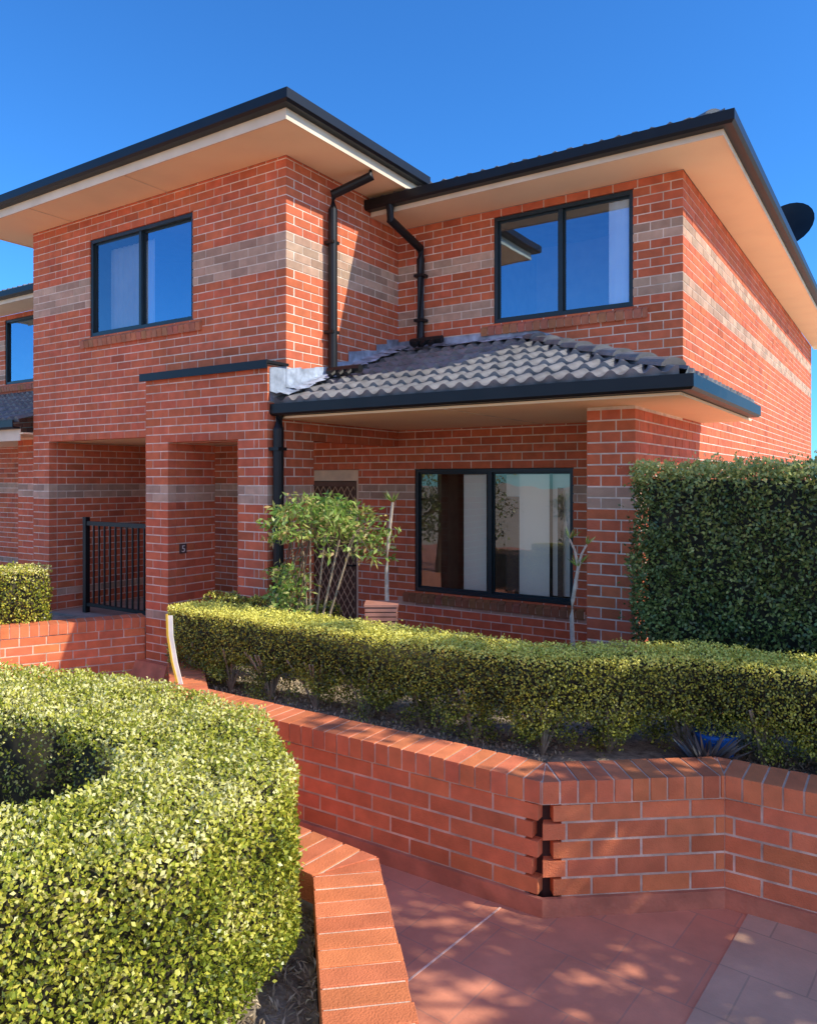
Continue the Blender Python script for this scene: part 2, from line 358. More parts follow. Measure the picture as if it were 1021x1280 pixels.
# crumpled lead flashing dressed against both walls and over the tiles
mb=MB(); v=5.15; x=UA+.009
zr=lambda q: 2.775+(max(q,5.22)-5.22)*T20
i=0
def crumple(a): return a*random.uniform(-1,1)
def sheet(fn,nu,nv):
    vs=[fn(i/nu,j/nv) for j in range(nv+1) for i in range(nu+1)]
    fs=[(j*(nu+1)+i,j*(nu+1)+i+1,(j+1)*(nu+1)+i+1,(j+1)*(nu+1)+i) for j in range(nv) for i in range(nu)]
    mb.add(vs,fs)
while v<7.2:
    w=random.uniform(.18,.28); v1=min(v+w,7.255); h=(.29,.25,.20)[i] if i<3 else random.uniform(.13,.21); o=.0025*(i%2)
    sheet(lambda a,b:(x+o+abs(crumple(.005)),v+(v1+.015-v)*a,zr(v+(v1-v)*a)*(1-b)+(zr(v)+h+.04*a)*b-.02*(1-b)),4,3)
    sheet(lambda a,b:(x+o+(.17+.03*math.sin(a*9+i))*b,v+(v1+.01-v)*a,zr(v+(v1-v)*a)+.07-.03*b+crumple(.009)),5,4); v=v1; i+=1
u=UA+.01; i=0
zt=lambda q:3.475 if q<-3.3 else 3.475-(q+3.3)*T20
while u<-1.85:
    u1=min(u+random.uniform(.3,.5),UR-.02); h=.11+random.uniform(0,.03); y=VR-.009-.0025*(i%2)
    sheet(lambda a,b:(u+(u1+.01-u)*a,y-abs(crumple(.005)),zt(u+(u1-u)*a)-.02+(h+.02)*b),4,2)
    sheet(lambda a,b:(u+(u1+.01-u)*a,y-(.17+.02*math.sin(a*8+i))*b,zt(u+(u1-u)*a)+.055-.05*b+crumple(.010)),6,4); u=u1; i+=1
mb.build('flashing',M_flash,house,fixn=False)
# downpipes
mb=MB(); mb.tube([(-4.44,6.10,5.22),(-4.44,6.10,5.04),(-4.83,5.98,4.90),(-4.83,5.98,4.75),(-4.83,5.98,3.16),(-4.80,5.98,3.10)],.046,12)
for z in (4.4,3.5): mb.box(-4.90,-4.79,5.925,6.035,z,z+.03)
mb.build('downpipe',M_black,house)
mb=MB(); mb.tube([(-4.60,6.66,4.95),(-4.60,6.66,4.80),(-4.56,7.20,4.62),(-4.56,7.20,4.5),(-4.56,7.20,3.6),(-4.56,7.15,3.55)],.046,12)
for z in (4.3,3.8): mb.box(-4.62,-4.50,7.15,7.262,z,z+.03)
mb.build('downpipe',M_black,house)
mb=MB(); mb.tube([(-4.84,5.22,2.66),(-4.84,5.20,2.5),(-4.84,5.20,.1)],.05,12)
for z in (2.3,1.2): mb.box(-4.91,-4.785,5.14,5.255,z,z+.03)
mb.build('downpipe',M_black,house)
for (a,b,z) in ((-4.80,5.98,3.12),(-4.56,7.13,3.56)):
    mb=MB(); mb.tube([(a-.06,b-.03,z),(a+.34,b-.03,z)],.042,8)
    for i in range(3): mb.tube([(a+.04+i*.1,b-.03,z),(a+.04+i*.1,b-.13,z-.06)],.028,8)
    mb.build('rainwater_spreader',M_black,house)
# windows
def window(parent,v,u0,u1,z0,z1,glass,sillc,curtains=(),split=.5,depth=.07,roomd=1.4,glass2=None):
    z0=sn(z0); z1=sn(z1); y=v+depth-.03
    mb=MB(); f=.038
    mb.box(u0,u0+f,y-.03,y+.05,z0,z1); mb.box(u1-f,u1,y-.03,y+.05,z0,z1)
    mb.box(u0+f,u1-f,y-.03,y+.05,z1-f,z1); mb.box(u0+f,u1-f,y-.03,y+.05,z0,z0+f)
    um=u0+(u1-u0)*split; mb.box(um-.02,um+.02,y-.02,y+.045,z0+f,z1-f)
    g=.018
    for a,b,yy in ((u0+f,um-.02,y+.0),(um+.02,u1-f,y+.018)):
        mb.box(a,a+g,yy,yy+.02,z0+f,z1-f); mb.box(b-g,b,yy,yy+.02,z0+f,z1-f); mb.box(a+g,b-g,yy,yy+.02,z1-f-g,z1-f); mb.box(a+g,b-g,yy,yy+.02,z0+f,z0+f+g)
    w=mb.build('window',M_frame,parent)
    for a,b,yy,gm in ((u0+f+g,um-.02-g,y+.008,glass2 or glass),(um+.02+g,u1-f-g,y+.026,glass)):
        p=MB(); p.add([(a,yy,z0+f+g),(b,yy,z0+f+g),(b,yy,z1-f-g),(a,yy,z1-f-g)],[(0,1,2,3)]); p.build('pane',gm,w,fixn=False)
    p=MB(); s=u0-.14
    while s<u1+.13:
        e=min(s+.076,u1+.14); zt_=z0+.004; j=random.uniform(-.002,.002)
        ya,yb=v+.035,v-.045
        p.add([(s,ya,zt_),(e,ya,zt_),(e,yb+j,zt_-.055),(s,yb+j,zt_-.055),(s,ya,zt_-.10),(e,ya,zt_-.10),(e,yb+.012,zt_-.135),(s,yb+.012,zt_-.135)],
              [(0,3,2,1),(3,7,6,2),(0,4,7,3),(1,2,6,5),(4,5,6,7),(0,1,5,4)],0,tuple(c*random.uniform(.85,1.1) for c in sillc))
        s+=.086
    p.box(u0-.13,u1+.13,v-.030,v+.03,z0-.118,z0-.052,1)
    p.build('sill',[M_brick,M_mortar_red],w)
    for cu_ in curtains:
        a,b,off,m,am=cu_[:5]; zb_,zt2=(cu_[5],cu_[6]) if len(cu_)>5 else (z0+.05,z1-.06)
        p=MB(); n=max(2,int((b-a)/.02)); vs=[]
        for i in range(n+1):
            x=a+(b-a)*i/n; yy=y+off+am*math.sin(i*1.4)
            vs+=[(x,yy,zb_),(x,yy,zt2)]
        p.add(vs,[(2*i,2*i+2,2*i+3,2*i+1) for i in range(n)]); p.build('curtain' if am else 'inner_panel',m,w,fixn=False,smooth=True)
    r=MB(); ya=y+.09; yb=y+roomd; a,b,c,d=u0-.15,u1+.15,z0-.25,z1+.06
    r.add([(a,ya,c),(b,ya,c),(b,ya,d),(a,ya,d),(a,yb,c),(b,yb,c),(b,yb,d),(a,yb,d)],[(4,5,6,7),(0,1,5,4),(3,2,6,7),(0,4,7,3),(1,5,6,2)])
    r.build('room_lining',M_room,w,fixn=False)
    return w
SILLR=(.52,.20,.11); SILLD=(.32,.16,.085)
window(house,VA,-7.96,-6.2,3.70,4.816,M_glassU,SILLR,[(-7.9,-7.1,.2,M_curtain,.012)],glass2=M_glassS)
window(house,VR,-3.68,-2.20,3.70,4.816,M_glassU,SILLR,[(-2.46,-2.25,.035,M_curtain,.006)])
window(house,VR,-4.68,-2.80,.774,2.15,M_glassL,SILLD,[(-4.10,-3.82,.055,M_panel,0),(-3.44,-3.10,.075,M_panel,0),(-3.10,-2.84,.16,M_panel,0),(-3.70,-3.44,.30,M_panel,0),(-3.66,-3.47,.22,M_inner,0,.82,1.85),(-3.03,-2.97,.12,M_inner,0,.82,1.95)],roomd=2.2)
# door with diamond screen
mb=MB(); a,b=-6.37,-5.48
mb.box(a,a+.05,7.30,7.40,.03,2.15); mb.box(b-.05,b,7.30,7.40,.03,2.15); mb.box(a+.05,b-.05,7.30,7.40,2.02,2.15)
door=mb.build('door',M_doorf,house)
mb=MB(); mb.box(a+.05,b-.05,7.385,7.40,.03,2.02); mb.build('door_leaf',M_screen,door)
mb=MB(); mb.box(a+.05,a+.10,7.33,7.36,.05,2.01); mb.box(b-.10,b-.05,7.33,7.36,.05,2.01); mb.box(a+.10,b-.10,7.33,7.36,1.95,2.01); mb.box(a+.10,b-.10,7.33,7.36,.05,.15)
x0,x1,za,zb=a+.10,b-.10,.15,1.95; st=.15
for sgn in (1,-1):
    for i in range(-60,60):
        c0=i*st
        r=(x0,c0,x1,sgn*1.6*(x1-x0)+c0)
        def clipz(xa,z_a,xb,z_b,lim,keep_gt):
            ia=(z_a>=lim) if keep_gt else (z_a<=lim); ib=(z_b>=lim) if keep_gt else (z_b<=lim)
            if ia and ib: return xa,z_a,xb,z_b
            if not ia and not ib: return None
            t=(lim-z_a)/(z_b-z_a); xm=xa+(xb-xa)*t
            return (xa,z_a,xm,lim) if ia else (xm,lim,xb,z_b)
        r=clipz(*r,za,True)
        if r: r=clipz(*r,zb,False)
        if r and abs(r[2]-r[0])>.01:
            mb.tube([(r[0],7.345,r[1]),(r[2],7.345,r[3])],.007,4,1)
mb.build('security_screen',[M_screen,M_lattice],door)
mb=MB(); mb.tube([(b-.09,7.33,1.0),(b-.09,7.27,1.0),(b-.2,7.27,1.0)],.012,6); mb.build('door_handle',M_black,door)
# number plaque
mb=MB(); mb.box(-6.276,-6.266,5.265,5.355,1.27,1.37); pq=mb.build('number_plaque',M_plaque,house)
cu=bpy.data.curves.new('house_number','FONT'); cu.body='5'; cu.size=.10; cu.align_x='CENTER'; cu.extrude=.002
to=bpy.data.objects.new('house_number_text',cu); COL.objects.link(to); bpy.context.view_layer.update()
me=bpy.data.meshes.new_from_object(to.evaluated_get(bpy.context.evaluated_depsgraph_get())); bpy.data.objects.remove(to)
for vt in me.vertices:
    x,y,z=vt.co; vt.co=(z-6.263,x+5.31,y+1.285)
me.materials.clear(); me.materials.append(M_num)
o=bpy.data.objects.new('house_number',me); place(o,pq)
mb=MB(); mb.box(UL+.1,-6.66,VA-.0,VR-.001,0.0,.42); mb.build('carport_floor',M_slab,house)
mb=MB(); mb.box(-6.65,UR-.35,VA+.02,VR-.001,.004,.05); mb.build('porch_floor',M_plinth,house)
# ---------------------------------------------------------------- neighbour on the left
nb=empty('townhouse','neighbouring brick townhouse at the left edge behind the front block, mostly cut off','townhouse',(-10,7.27,0))
mb=MB(); brick_wall(mb,(-13.6,VR),(UL-.01,VR),0,SR,[(.4,3.35,3.698,4.816),(1.6,3.4,0,2.15)],BR); mb.build('wall',BM,nb)
mb=MB(); brick_wall(mb,(-10.2,5.8),(-9.8,5.8),0,PE,[],[(1.8,1.98)],thick=.36); mb.build('porch_pier',BM,nb)
window(nb,VR,-13.2,-10.25,3.70,4.816,M_glassU,SILLR,[(-11.6,-10.4,.1,M_curtain,.012)])
mb=MB(); mb.box(-13.6,UL-.01,6.72,VR-.008,SR,SR+.02); mb.build('soffit',M_soffit,nb)
mb=MB(); mb.box(-13.6,UL-.01,5.25,VR-.01,PE,PE+.02); mb.build('porch_ceiling',M_soffit,nb)
mb=MB(); tile_roof(mb,(-13.6,6.69,SR+.14),(1,0),(0,1),4.4,2.0,lambda r:0,lambda r:4.4,step=.05); roofobj('roof',mb,nb)
mb=MB(); tile_roof(mb,(-13.6,5.22,2.76),(1,0),(0,1),4.45,2.05,lambda r:0,lambda r:4.45,step=.04); roofobj('porch_roof',mb,nb)
for (y,z) in ((6.72,SR+.045),(5.27,2.665)):
    mb=MB(); mb.sweep([(-13.6,y),(-9.2,y)],gut(z)); mb.build('gutter',M_black,nb)
for (y,z0,z1) in ((6.722,SR-.02,SR+.06),(5.262,2.52,2.69)):
    mb=MB(); mb.sweep([(-13.6,y),(-9.2,y)],[(0,z0),(.013,z0),(.013,z1),(0,z1)]); mb.build('fascia',M_fascia,nb)
mb=MB(); mb.box(-12.0,-10.2,7.33,7.36,0,2.15); mb.build('door',M_black,nb)
# ---------------------------------------------------------------- ground
def struct(name,poly,z,mat,thick=.02):
    mb=MB(); mb.prism(poly,z-thick,z); o=mb.build(name,mat); o['kind']='structure'; return o
struct('ground',[(-300,-300),(300,-300),(300,300),(-300,300)],-.03,M_ground)
struct('paving',[(-14,-6),(6,-6),(6,9),(-14,9)],0,M_pave)
struct('tan_paving',[W(1.62,3.60),W(.62,2.3),W(-.2,1.0),W(3,1.0),W(3.2,3.6)],.006,M_tan,.005)
a=Vector(W(.436,3.61)); b=Vector(W(-.30,2.72)); d=(b-a).normalized(); n=Vector((d.y,-d.x))*.004
struct('paving_joint',[tuple(a+n),tuple(b+n),tuple(b-n),tuple(a-n)],.004,M_joint,.003)
struct('garden_soil',[(-4.72,4.05),(-4.0,3.48),(-1.5,3.48),(-.85,4.05),(3.0,4.05),(3.0,5.6),(-4.55,5.05)],.5,M_soil,.5)
# ---------------------------------------------------------------- retaining walls
def clip(poly,p,m,off):
    out=[]
    for i in range(len(poly)):
        a=Vector(poly[i]);b=Vector(poly[(i+1)%len(poly)])
        da=(a-p).dot(m)-off; db=(b-p).dot(m)-off
        if da>=0: out.append(tuple(a))
        if (da>=0)!=(db>=0):
            t=da/(da-db); out.append(tuple(a+(b-a)*t))
    return out
def ret_wall(root,pts,nc=5,pl=.09,tooth=(),zb=0,width=.23):
    P=[Vector(p) for p in pts]; nseg=len(P)-1; D=[(P[i+1]-P[i]).normalized() for i in range(nseg)]
    z1=zb+pl+nc*Q; zt=z1+.11
    bw=MB(); cp=MB()
    for i in range(nseg):
        d=D[i]; n=Vector((d.y,-d.x)); L=(P[i+1]-P[i]).length; p=P[i]; q=P[i+1]
        m0=(D[i-1]+d).normalized() if i>0 else d
        m1=(D[i+1]+d).normalized() if i<nseg-1 else d
        def mit(poly,g):
            poly=clip(poly,p,m0,g)
            if len(poly)>2: poly=clip(poly,q,-m1,g)
            return poly
        T0=i in tooth; T1=(i+1) in tooth
        c0=.09 if T0 else 0; c1=.09 if T1 else 0
        core=[tuple(p+d*(c0-.3*(not T0))),tuple(q-d*(c1-.3*(not T1))),tuple(q-d*(c1-.3*(not T1))-n*.2),tuple(p+d*(c0-.3*(not T0))-n*.2)]
        core=mit(core,0)
        bw.prism(core,zb,z1,1)
        if T0 or T1:
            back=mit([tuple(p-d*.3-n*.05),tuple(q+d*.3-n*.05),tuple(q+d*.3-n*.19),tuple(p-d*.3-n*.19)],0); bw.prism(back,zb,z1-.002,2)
        for k in range(nc):
            za=zb+pl+k*Q+.006; zc=za+.074
            s=-.12 if k%2 else 0.0
            if i%2: s-=.07
            while s<L+.1:
                a,b=s,s+.228; s+=.24
                if T0: a=max(a,.0 if k%2 else .05)
                if T1: b=min(b,L-(.05 if k%2 else .0))
                if b-a<.03: continue
                o=.004+random.uniform(-.0015,.0015)
                poly=[tuple(p+d*a+n*o),tuple(p+d*b+n*o),tuple(p+d*b-n*.10),tuple(p+d*a-n*.10)]
                if T0 or T1:
                    if T1: poly=clip(poly,q,-m1,.0)
                    if T0 and len(poly)>2: poly=clip(poly,p,m0,.0)
                poly=mit(poly,.0 if (T0 or T1) else .003)
                if len(poly)>2: bw.prism(poly,za,zc,0,bcol('wall'))
        base=mit([tuple(p-d*.4+n*.008),tuple(q+d*.4+n*.008),tuple(q+d*.4-n*(width-.006)),tuple(p-d*.4-n*(width-.006))],0)
        cp.prism(base,z1+.001,zt-.004,1)
        s=-.43
        while s<L+.43:
            j=random.uniform(-.003,.003); jz=random.uniform(-.002,.002)
            poly=mit([tuple(p+d*s+n*(.014+j)),tuple(p+d*(s+.076)+n*(.014+j)),tuple(p+d*(s+.076)-n*width),tuple(p+d*s-n*width)],.003)
            if len(poly)>2: cp.prism(poly,z1+.006,zt+jz,0,bcol('wall'))
            s+=.086
    bw.build('brickwork',[M_brick,M_mortar_red,M_dark],root,bevel=.003)
    cp.build('capping',[M_brick,M_mortar_red],root,bevel=.004)
    if pl>0:
        pm=MB(); pm.sweep([tuple(p) for p in P],[(.0,zb),(.016,zb),(.016,zb+pl-.004),(.0,zb+pl-.001)]); pm.build('plinth',M_plinth,root)
rw=empty('garden_wall','long low red brick garden wall with brick on edge capping and toothed corner','wall',(-1.42,3.3,0))
ret_wall(rw,[(-4.95,4.06),(-4.0,3.30),(-1.42,3.30),(-.73,3.85),(2.6,3.87)],tooth=(2,))
pw=empty('planter_wall','low planter wall with orange brick capping right of the foreground hedge','wall',(*W(-.13,2.85),0))
ret_wall(pw,[W(.13,1.2),W(-.125,2.82),W(-1.75,4.1),W(-3.6,4.5)])
lw=empty('garden_wall','short low brick wall at left below the black railing','wall',(*W(-3,7.6),0))
ret_wall(lw,[W(-4.8,6.95),W(-3.93,7.33),W(-2.75,7.96)],nc=5,pl=.06)
struct('patio_soil',[W(-4.9,7.1),W(-3.9,7.52),W(-2.78,8.12),W(-2.9,8.6),W(-5.4,9.5)],.42,M_soil,.42)
struct('planter_soil',[W(-.09,1.2),W(-.345,2.7),W(-1.85,3.9),W(-3.6,4.25),W(-3.6,1.2)],.47,M_soil,.4)
mb=MB(); mb.sweep([(-6.72,5.32),(-6.72,5.06),(-6.22,5.06)],[(-.1,0),(.05,0),(.0,.16),(-.1,.16)])
mb.build('portal_base_tile',M_plinth,house)
# ---------------------------------------------------------------- foliage
def leaf_arrays(P,Nn,ln,wd,up=.3,spread=1.0,nw=.55,nj=.55):
    n=len(P); t=rng.normal(size=(n,3))*spread+Nn*nw; t[:,2]+=up; t/=np.linalg.norm(t,axis=1)[:,None]
    nn=Nn+rng.normal(size=(n,3))*nj; s=np.cross(t,nn); s/=np.linalg.norm(s,axis=1)[:,None]+1e-9
    f=np.cross(s,t); l=(ln*rng.uniform(.65,1.2,n))[:,None]; w=(wd*rng.uniform(.7,1.2,n))[:,None]
    a=P; b=P+t*l*.45+s*w*.5+f*w*.18; c=P+t*l; d=P+t*l*.45-s*w*.5+f*w*.18
    return np.stack([a,b,c,d],1).reshape(-1,3)
def leaf_obj(name,V,mat,parent,extra=None):
    nv=len(V); F=np.arange(nv,dtype=np.int32); mats=[mat]; mi=np.zeros(nv//4,dtype=np.int32)
    if extra:
        ev=np.array(extra.v); ef=np.array(extra.f,dtype=np.int32)+nv
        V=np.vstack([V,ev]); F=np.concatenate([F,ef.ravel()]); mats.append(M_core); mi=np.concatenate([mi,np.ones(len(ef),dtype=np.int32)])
    me=bpy.data.meshes.new(name); nf=len(F)//4
    me.vertices.add(len(V)); me.vertices.foreach_set('co',V.astype(np.float32).ravel())
    me.loops.add(len(F)); me.loops.foreach_set('vertex_index',F)
    me.polygons.add(nf); me.polygons.foreach_set('loop_start',np.arange(nf,dtype=np.int32)*4); me.polygons.foreach_set('loop_total',np.full(nf,4,dtype=np.int32))
    for m in mats: me.materials.append(m)
    me.polygons.foreach_set('material_index',mi); me.update(calc_edges=True); me.validate()
    o=bpy.data.objects.new(name,me); place(o,parent); return o
def hedge(root,nodes,z0,z1,count,ln,wd,mat,rnd=.06,shell=.08,noise=.02,scallop=0,core=.07,spec_up=.3,cull=None,spread=1.0,straggle=0,nw=.3,skirt=None):
    A=np.array([n[:2] for n in nodes]); Rr=np.array([n[2] for n in nodes])
    def sdf(X):
        d2=np.full(len(X),9.)
        for i in range(len(A)-1):
            ab=A[i+1]-A[i]; t=np.clip(((X[:,:2]-A[i])@ab)/(ab@ab),0,1)
            c=A[i]+t[:,None]*ab; r=Rr[i]+(Rr[i+1]-Rr[i])*t
            d2=np.minimum(d2,np.hypot(*(X[:,:2]-c).T)-r)
        zz0=z0+(scallop*np.abs(np.sin(X[:,0]*6.3+X[:,1]*2)) if scallop else 0)
        dz=np.maximum(zz0-X[:,2],X[:,2]-z1)
        qa=np.maximum(d2+rnd,0); qb=np.maximum(dz+rnd,0)
        s=np.hypot(qa,qb)+np.minimum(np.maximum(d2+rnd,dz+rnd),0)-rnd
        s+=noise*(np.sin(X[:,0]*9+X[:,2]*7)*np.sin(X[:,1]*8+1.3)*.7+.6*np.sin(X[:,0]*23+X[:,1]*19)*np.sin(X[:,2]*21+2))
        return s
    lo=np.array([*(A-Rr[:,None]).min(0),z0-.03]); hi=np.array([*(A+Rr[:,None]).max(0),z1+.03])
    pts=[];tot=0
    for it in range(80):
        X=rng.uniform(lo,hi,size=(200000,3)); s=sdf(X)
        pr=rng.uniform(size=len(X)); k=(s<0)&(s>-shell)&(pr<np.exp(s/shell*1.0)); X=X[k]
        if cull is not None: X=X[~cull(X)|(rng.uniform(size=len(X))<.22)]
        pts.append(X); tot+=len(X)
        if tot>=count: break
    X=np.vstack(pts)[:count]; e=.02; s0=sdf(X)
    G=np.stack([sdf(X+np.array(v)*e)-s0 for v in ((1,0,0),(0,1,0),(0,0,1))],1); G/=np.linalg.norm(G,axis=1)[:,None]+1e-9
    if straggle:   # a few shoots past the clipped line
        k=rng.uniform(size=len(X))<.05; X[k]+=G[k]*rng.uniform(0,straggle,size=(k.sum(),1))
    if skirt:      # loose leafy clumps hanging round the stems below the clipped body
        S=[];
        for (x,y) in skirt:
            for c in range(9):
                a=random.uniform(0,6.28); q=random.uniform(.05,.2); cz=random.uniform(.56,.74)
                S.append(np.array((x+q*math.cos(a),y+q*math.sin(a)*.8,cz))+rng.normal(size=(110,3))*(.035,.035,.028))
        S=np.vstack(S); X=np.vstack([X,S]); G=np.vstack([G,np.tile((0.,-.5,.5),(len(S),1))])
    V=leaf_arrays(X,G,ln,wd,up=spec_up,spread=spread,nw=nw,nj=.45)
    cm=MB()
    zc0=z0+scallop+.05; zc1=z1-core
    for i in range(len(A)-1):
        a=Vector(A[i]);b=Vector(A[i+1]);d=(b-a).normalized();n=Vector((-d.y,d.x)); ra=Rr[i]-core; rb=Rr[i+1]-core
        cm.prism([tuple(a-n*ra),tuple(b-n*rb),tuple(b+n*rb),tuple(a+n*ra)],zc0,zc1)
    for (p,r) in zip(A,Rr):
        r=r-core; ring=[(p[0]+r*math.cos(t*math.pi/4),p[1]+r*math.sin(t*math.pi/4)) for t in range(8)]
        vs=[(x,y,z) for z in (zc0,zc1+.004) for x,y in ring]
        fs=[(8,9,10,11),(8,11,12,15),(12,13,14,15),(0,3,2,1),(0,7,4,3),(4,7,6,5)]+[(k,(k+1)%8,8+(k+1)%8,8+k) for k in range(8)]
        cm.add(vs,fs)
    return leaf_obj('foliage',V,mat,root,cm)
def stems(root,spots,z0,z1,r=.012,n=4,mat=None,sp=.1):
    for (x,y) in spots:
        mb=MB()
        for k in range(n):
            a=random.uniform(0,6.28); q=random.uniform(.4,1)*sp
            mb.tube([(x,y,z0),(x+q*.4*math.cos(a),y+q*.4*math.sin(a),(z0+z1)/2),(x+q*math.cos(a),y+q*math.sin(a),z1)],[r*1.2,r,r*.7],5)
        mb.build('stem',mat or M_stem,root)
h=empty('hedge','large clipped yellow green box hedge curving around a dark hollow in the left foreground','hedge',(*W(-.7,2.4),.47))
nodes=[(*W(-3.2,3.52),.31),(*W(-1.6,3.27),.32),(*W(-1.13,3.05),.30),(*W(-.77,2.76),.28),(*W(-.625,2.36),.28),(*W(-.72,2.02),.25),(*W(-1.15,1.78),.23),(*W(-2.4,1.68),.23)]
def hollow(X):
    lat=X[:,0]*CR[0]+X[:,1]*CR[1]; d=X[:,0]*CF[0]+X[:,1]*CF[1]
    j=.03*np.sin(lat*31)*np.sin(d*27)+.02*np.sin(lat*63+d*41)
    return (lat<-.80+j)&(d>1.95)&(d<3.02+.12*(lat+1.3))&(X[:,2]<1.08+j)
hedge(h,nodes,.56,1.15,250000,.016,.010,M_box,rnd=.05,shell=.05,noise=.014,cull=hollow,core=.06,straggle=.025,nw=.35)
stems(h,[W(-.6,2.4),W(-.75,2.05),W(-.75,2.6),W(-1.0,1.9)],.47,.7,.013)
h=empty('hedge','long low clipped hedge behind the garden wall with bare stems showing beneath','hedge',(-3,4.05,.5))
nodes=[(-4.55,3.99,.215),(-1.75,3.97,.215),(-1.0,4.48,.23),(1.6,4.48,.23)]
spots=[(-4.5+i*.40,3.93+random.uniform(-.05,.06)) for i in range(8)]+[(-1.4,4.18),(-1.05,4.42),(-.65,4.44),(-.25,4.44),(.15,4.44),(.55,4.44)]
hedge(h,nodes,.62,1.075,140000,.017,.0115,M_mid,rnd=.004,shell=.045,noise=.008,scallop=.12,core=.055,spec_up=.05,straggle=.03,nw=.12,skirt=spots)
stems(h,spots,.5,.84,.008,12,mat=M_twig,sp=.2)
h=empty('hedge','small low green hedge by the foot of the entry portal','hedge',(-4.6,4.85,.3))
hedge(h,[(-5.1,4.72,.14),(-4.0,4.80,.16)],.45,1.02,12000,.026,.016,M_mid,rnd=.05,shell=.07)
h=empty('hedge','tall dark green clipped hedge beside the house on the right','hedge',(-.5,5.4,.5))
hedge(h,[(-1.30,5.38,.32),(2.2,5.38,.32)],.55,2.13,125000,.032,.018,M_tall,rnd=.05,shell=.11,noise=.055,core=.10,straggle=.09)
stems(h,[(-1.1+i*.45,5.35) for i in range(6)],.5,1.0,.015)
h=empty('hedge','small sunlit clipped hedge at the left edge above the low wall','hedge',(*W(-3.8,7.7),.42))
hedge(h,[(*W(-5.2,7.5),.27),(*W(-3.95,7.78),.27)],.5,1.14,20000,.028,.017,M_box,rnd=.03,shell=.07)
def shrub():
    L0,D0=-.70,5.85; x,y=W(L0,D0); r=empty('shrub','leafy green shrub with thin bare stems in front of the entry','shrub',(x,y,.5))
    tips=[]
    for k in range(6):
        tl=L0+(-.22,-.12,-.04,.06,.18,.30)[k]; mb=MB(); td=D0+random.uniform(-.15,.15); zt3=1.5+random.uniform(0,.18)
        p1=(*W(L0+.02*k-.08,D0),.5); p2=(*W(L0*.55+tl*.45-.03,(D0+td)/2),1.02); p3=(*W(tl,td),zt3)
        mb.tube([p1,p2,p3],[.012,.009,.007],6); mb.build('stem',M_twig,r); tips.append(p3)
    C=[]
    for i in range(120):
        a=random.uniform(0,6.28); q=math.sqrt(random.uniform(0,1)); lz=random.choice((0,0,1,2))
        l=L0+.04+.50*q*math.cos(a)+.02; d=D0+.38*q*math.sin(a)
        C.append((*W(l,d),1.90-.10*lz-.24*q*q+random.uniform(-.06,.04)))
    for i in range(60):   # separate lower clump on the left
        a=random.uniform(0,6.28); q=math.sqrt(random.uniform(0,1))
        C.append((*W(L0-.23+.14*q*math.cos(a),D0-.05+.15*q*math.sin(a)),random.uniform(.78,1.38)))
    P=[];N_=[]
    for c in C:
        for j in range(17):
            v=np.array([random.gauss(0,.045),random.gauss(0,.045),random.gauss(0,.022)]); P.append(np.array(c)+v); N_.append((v[0]*6,v[1]*6,.4))
    V=leaf_arrays(np.array(P),np.array(N_),.062,.022,up=-.45,spread=.8); leaf_obj('leaves',V,M_nan,r)
    mb=MB()
    for c in C[::4]:
        t=min(tips,key=lambda t:(t[0]-c[0])**2+(t[1]-c[1])**2); mb.tube([t,((t[0]+c[0])/2,(t[1]+c[1])/2,(t[2]+c[2])/2+.01),c],[.005,.004,.002],4)
    mb.build('twigs',M_stem,r)
shrub()
def caneplant(lat,d,ztop,lean,label,branches,nl,ll):
    x,y=W(lat,d); r=empty('cane_plant',label,'plant',(x,y,.5)); mb=MB()
    tx,ty=W(lat+lean,d); path=[]
    for i in range(9):
        t=i/8; path.append((x+(tx-x)*t+.018*math.sin(t*7),y+(ty-y)*t,.5+(ztop-.5)*t))
    mb.tube(path,[.021-.009*i/8 for i in range(9)],8); mb.build('stem',M_bark,r)
    ends=[]
    for (dl,dz,zs) in branches:
        bx,by=W(lat+lean*zs+dl,d); s=path[int(8*zs)]
        b=MB(); b.tube([s,((s[0]*.6+bx*.4),(s[1]*.6+by*.4),s[2]+dz*.6),(bx,by,s[2]+dz)],[.012,.009,.007],6); b.build('branch',M_bark,r); ends.append((bx,by,s[2]+dz))
    ends.append(path[-1])
    P=[];Nn=[]
    for e in ends:
        for k in range(nl):
            P.append(e); a=random.uniform(0,6.28); Nn.append((math.cos(a)*1.4,math.sin(a)*1.4,random.uniform(.6,2.4)))
    V=leaf_arrays(np.array(P,dtype=float),np.array(Nn),ll,.012,up=.1,spread=.25); leaf_obj('leaves',V,M_nan,r)
caneplant(-.19,5.8,1.86,.06,'slender pale cane plant with a small leaf tuft left of the lower window',[],14,.10)
caneplant(1.12,5.3,1.42,.05,'pale forked cane plant in front of the brick porch pier',[(.07,.16,1),(-.05,.20,1),(.03,.26,.85)],10,.09)
x,y=W(1.55,3.98); r=empty('spiky_plant','dark spiky rosette plant behind the wall near the blue bucket','plant',(x,y,.5))
V=leaf_arrays(np.array([(x,y,.52)]*90,dtype=float),np.array([(math.cos(a)*1.5,math.sin(a)*1.5,random.uniform(.4,2.4)) for a in np.linspace(0,25,90)]),.25,.024,up=.1,spread=.2)
leaf_obj('leaves',V,M_spike,r)
mb=MB(); mb.tube([(x,y,.5),(x,y,.6)],[.03,.02],8); mb.build('stem',M_stem,r)
x,y=W(1.66,4.12); b=empty('bucket','small blue plastic bucket standing under the long hedge','bucket',(x,y,.5)); mb=MB()
mb.tube([(x,y,.5),(x,y,.66)],[.085,.11],24); mb.build('body',M_blue,b)
mb=MB(); mb.tube([(x,y,.655),(x,y,.67)],[.117,.117],24); mb.build('rim',M_blue,b)
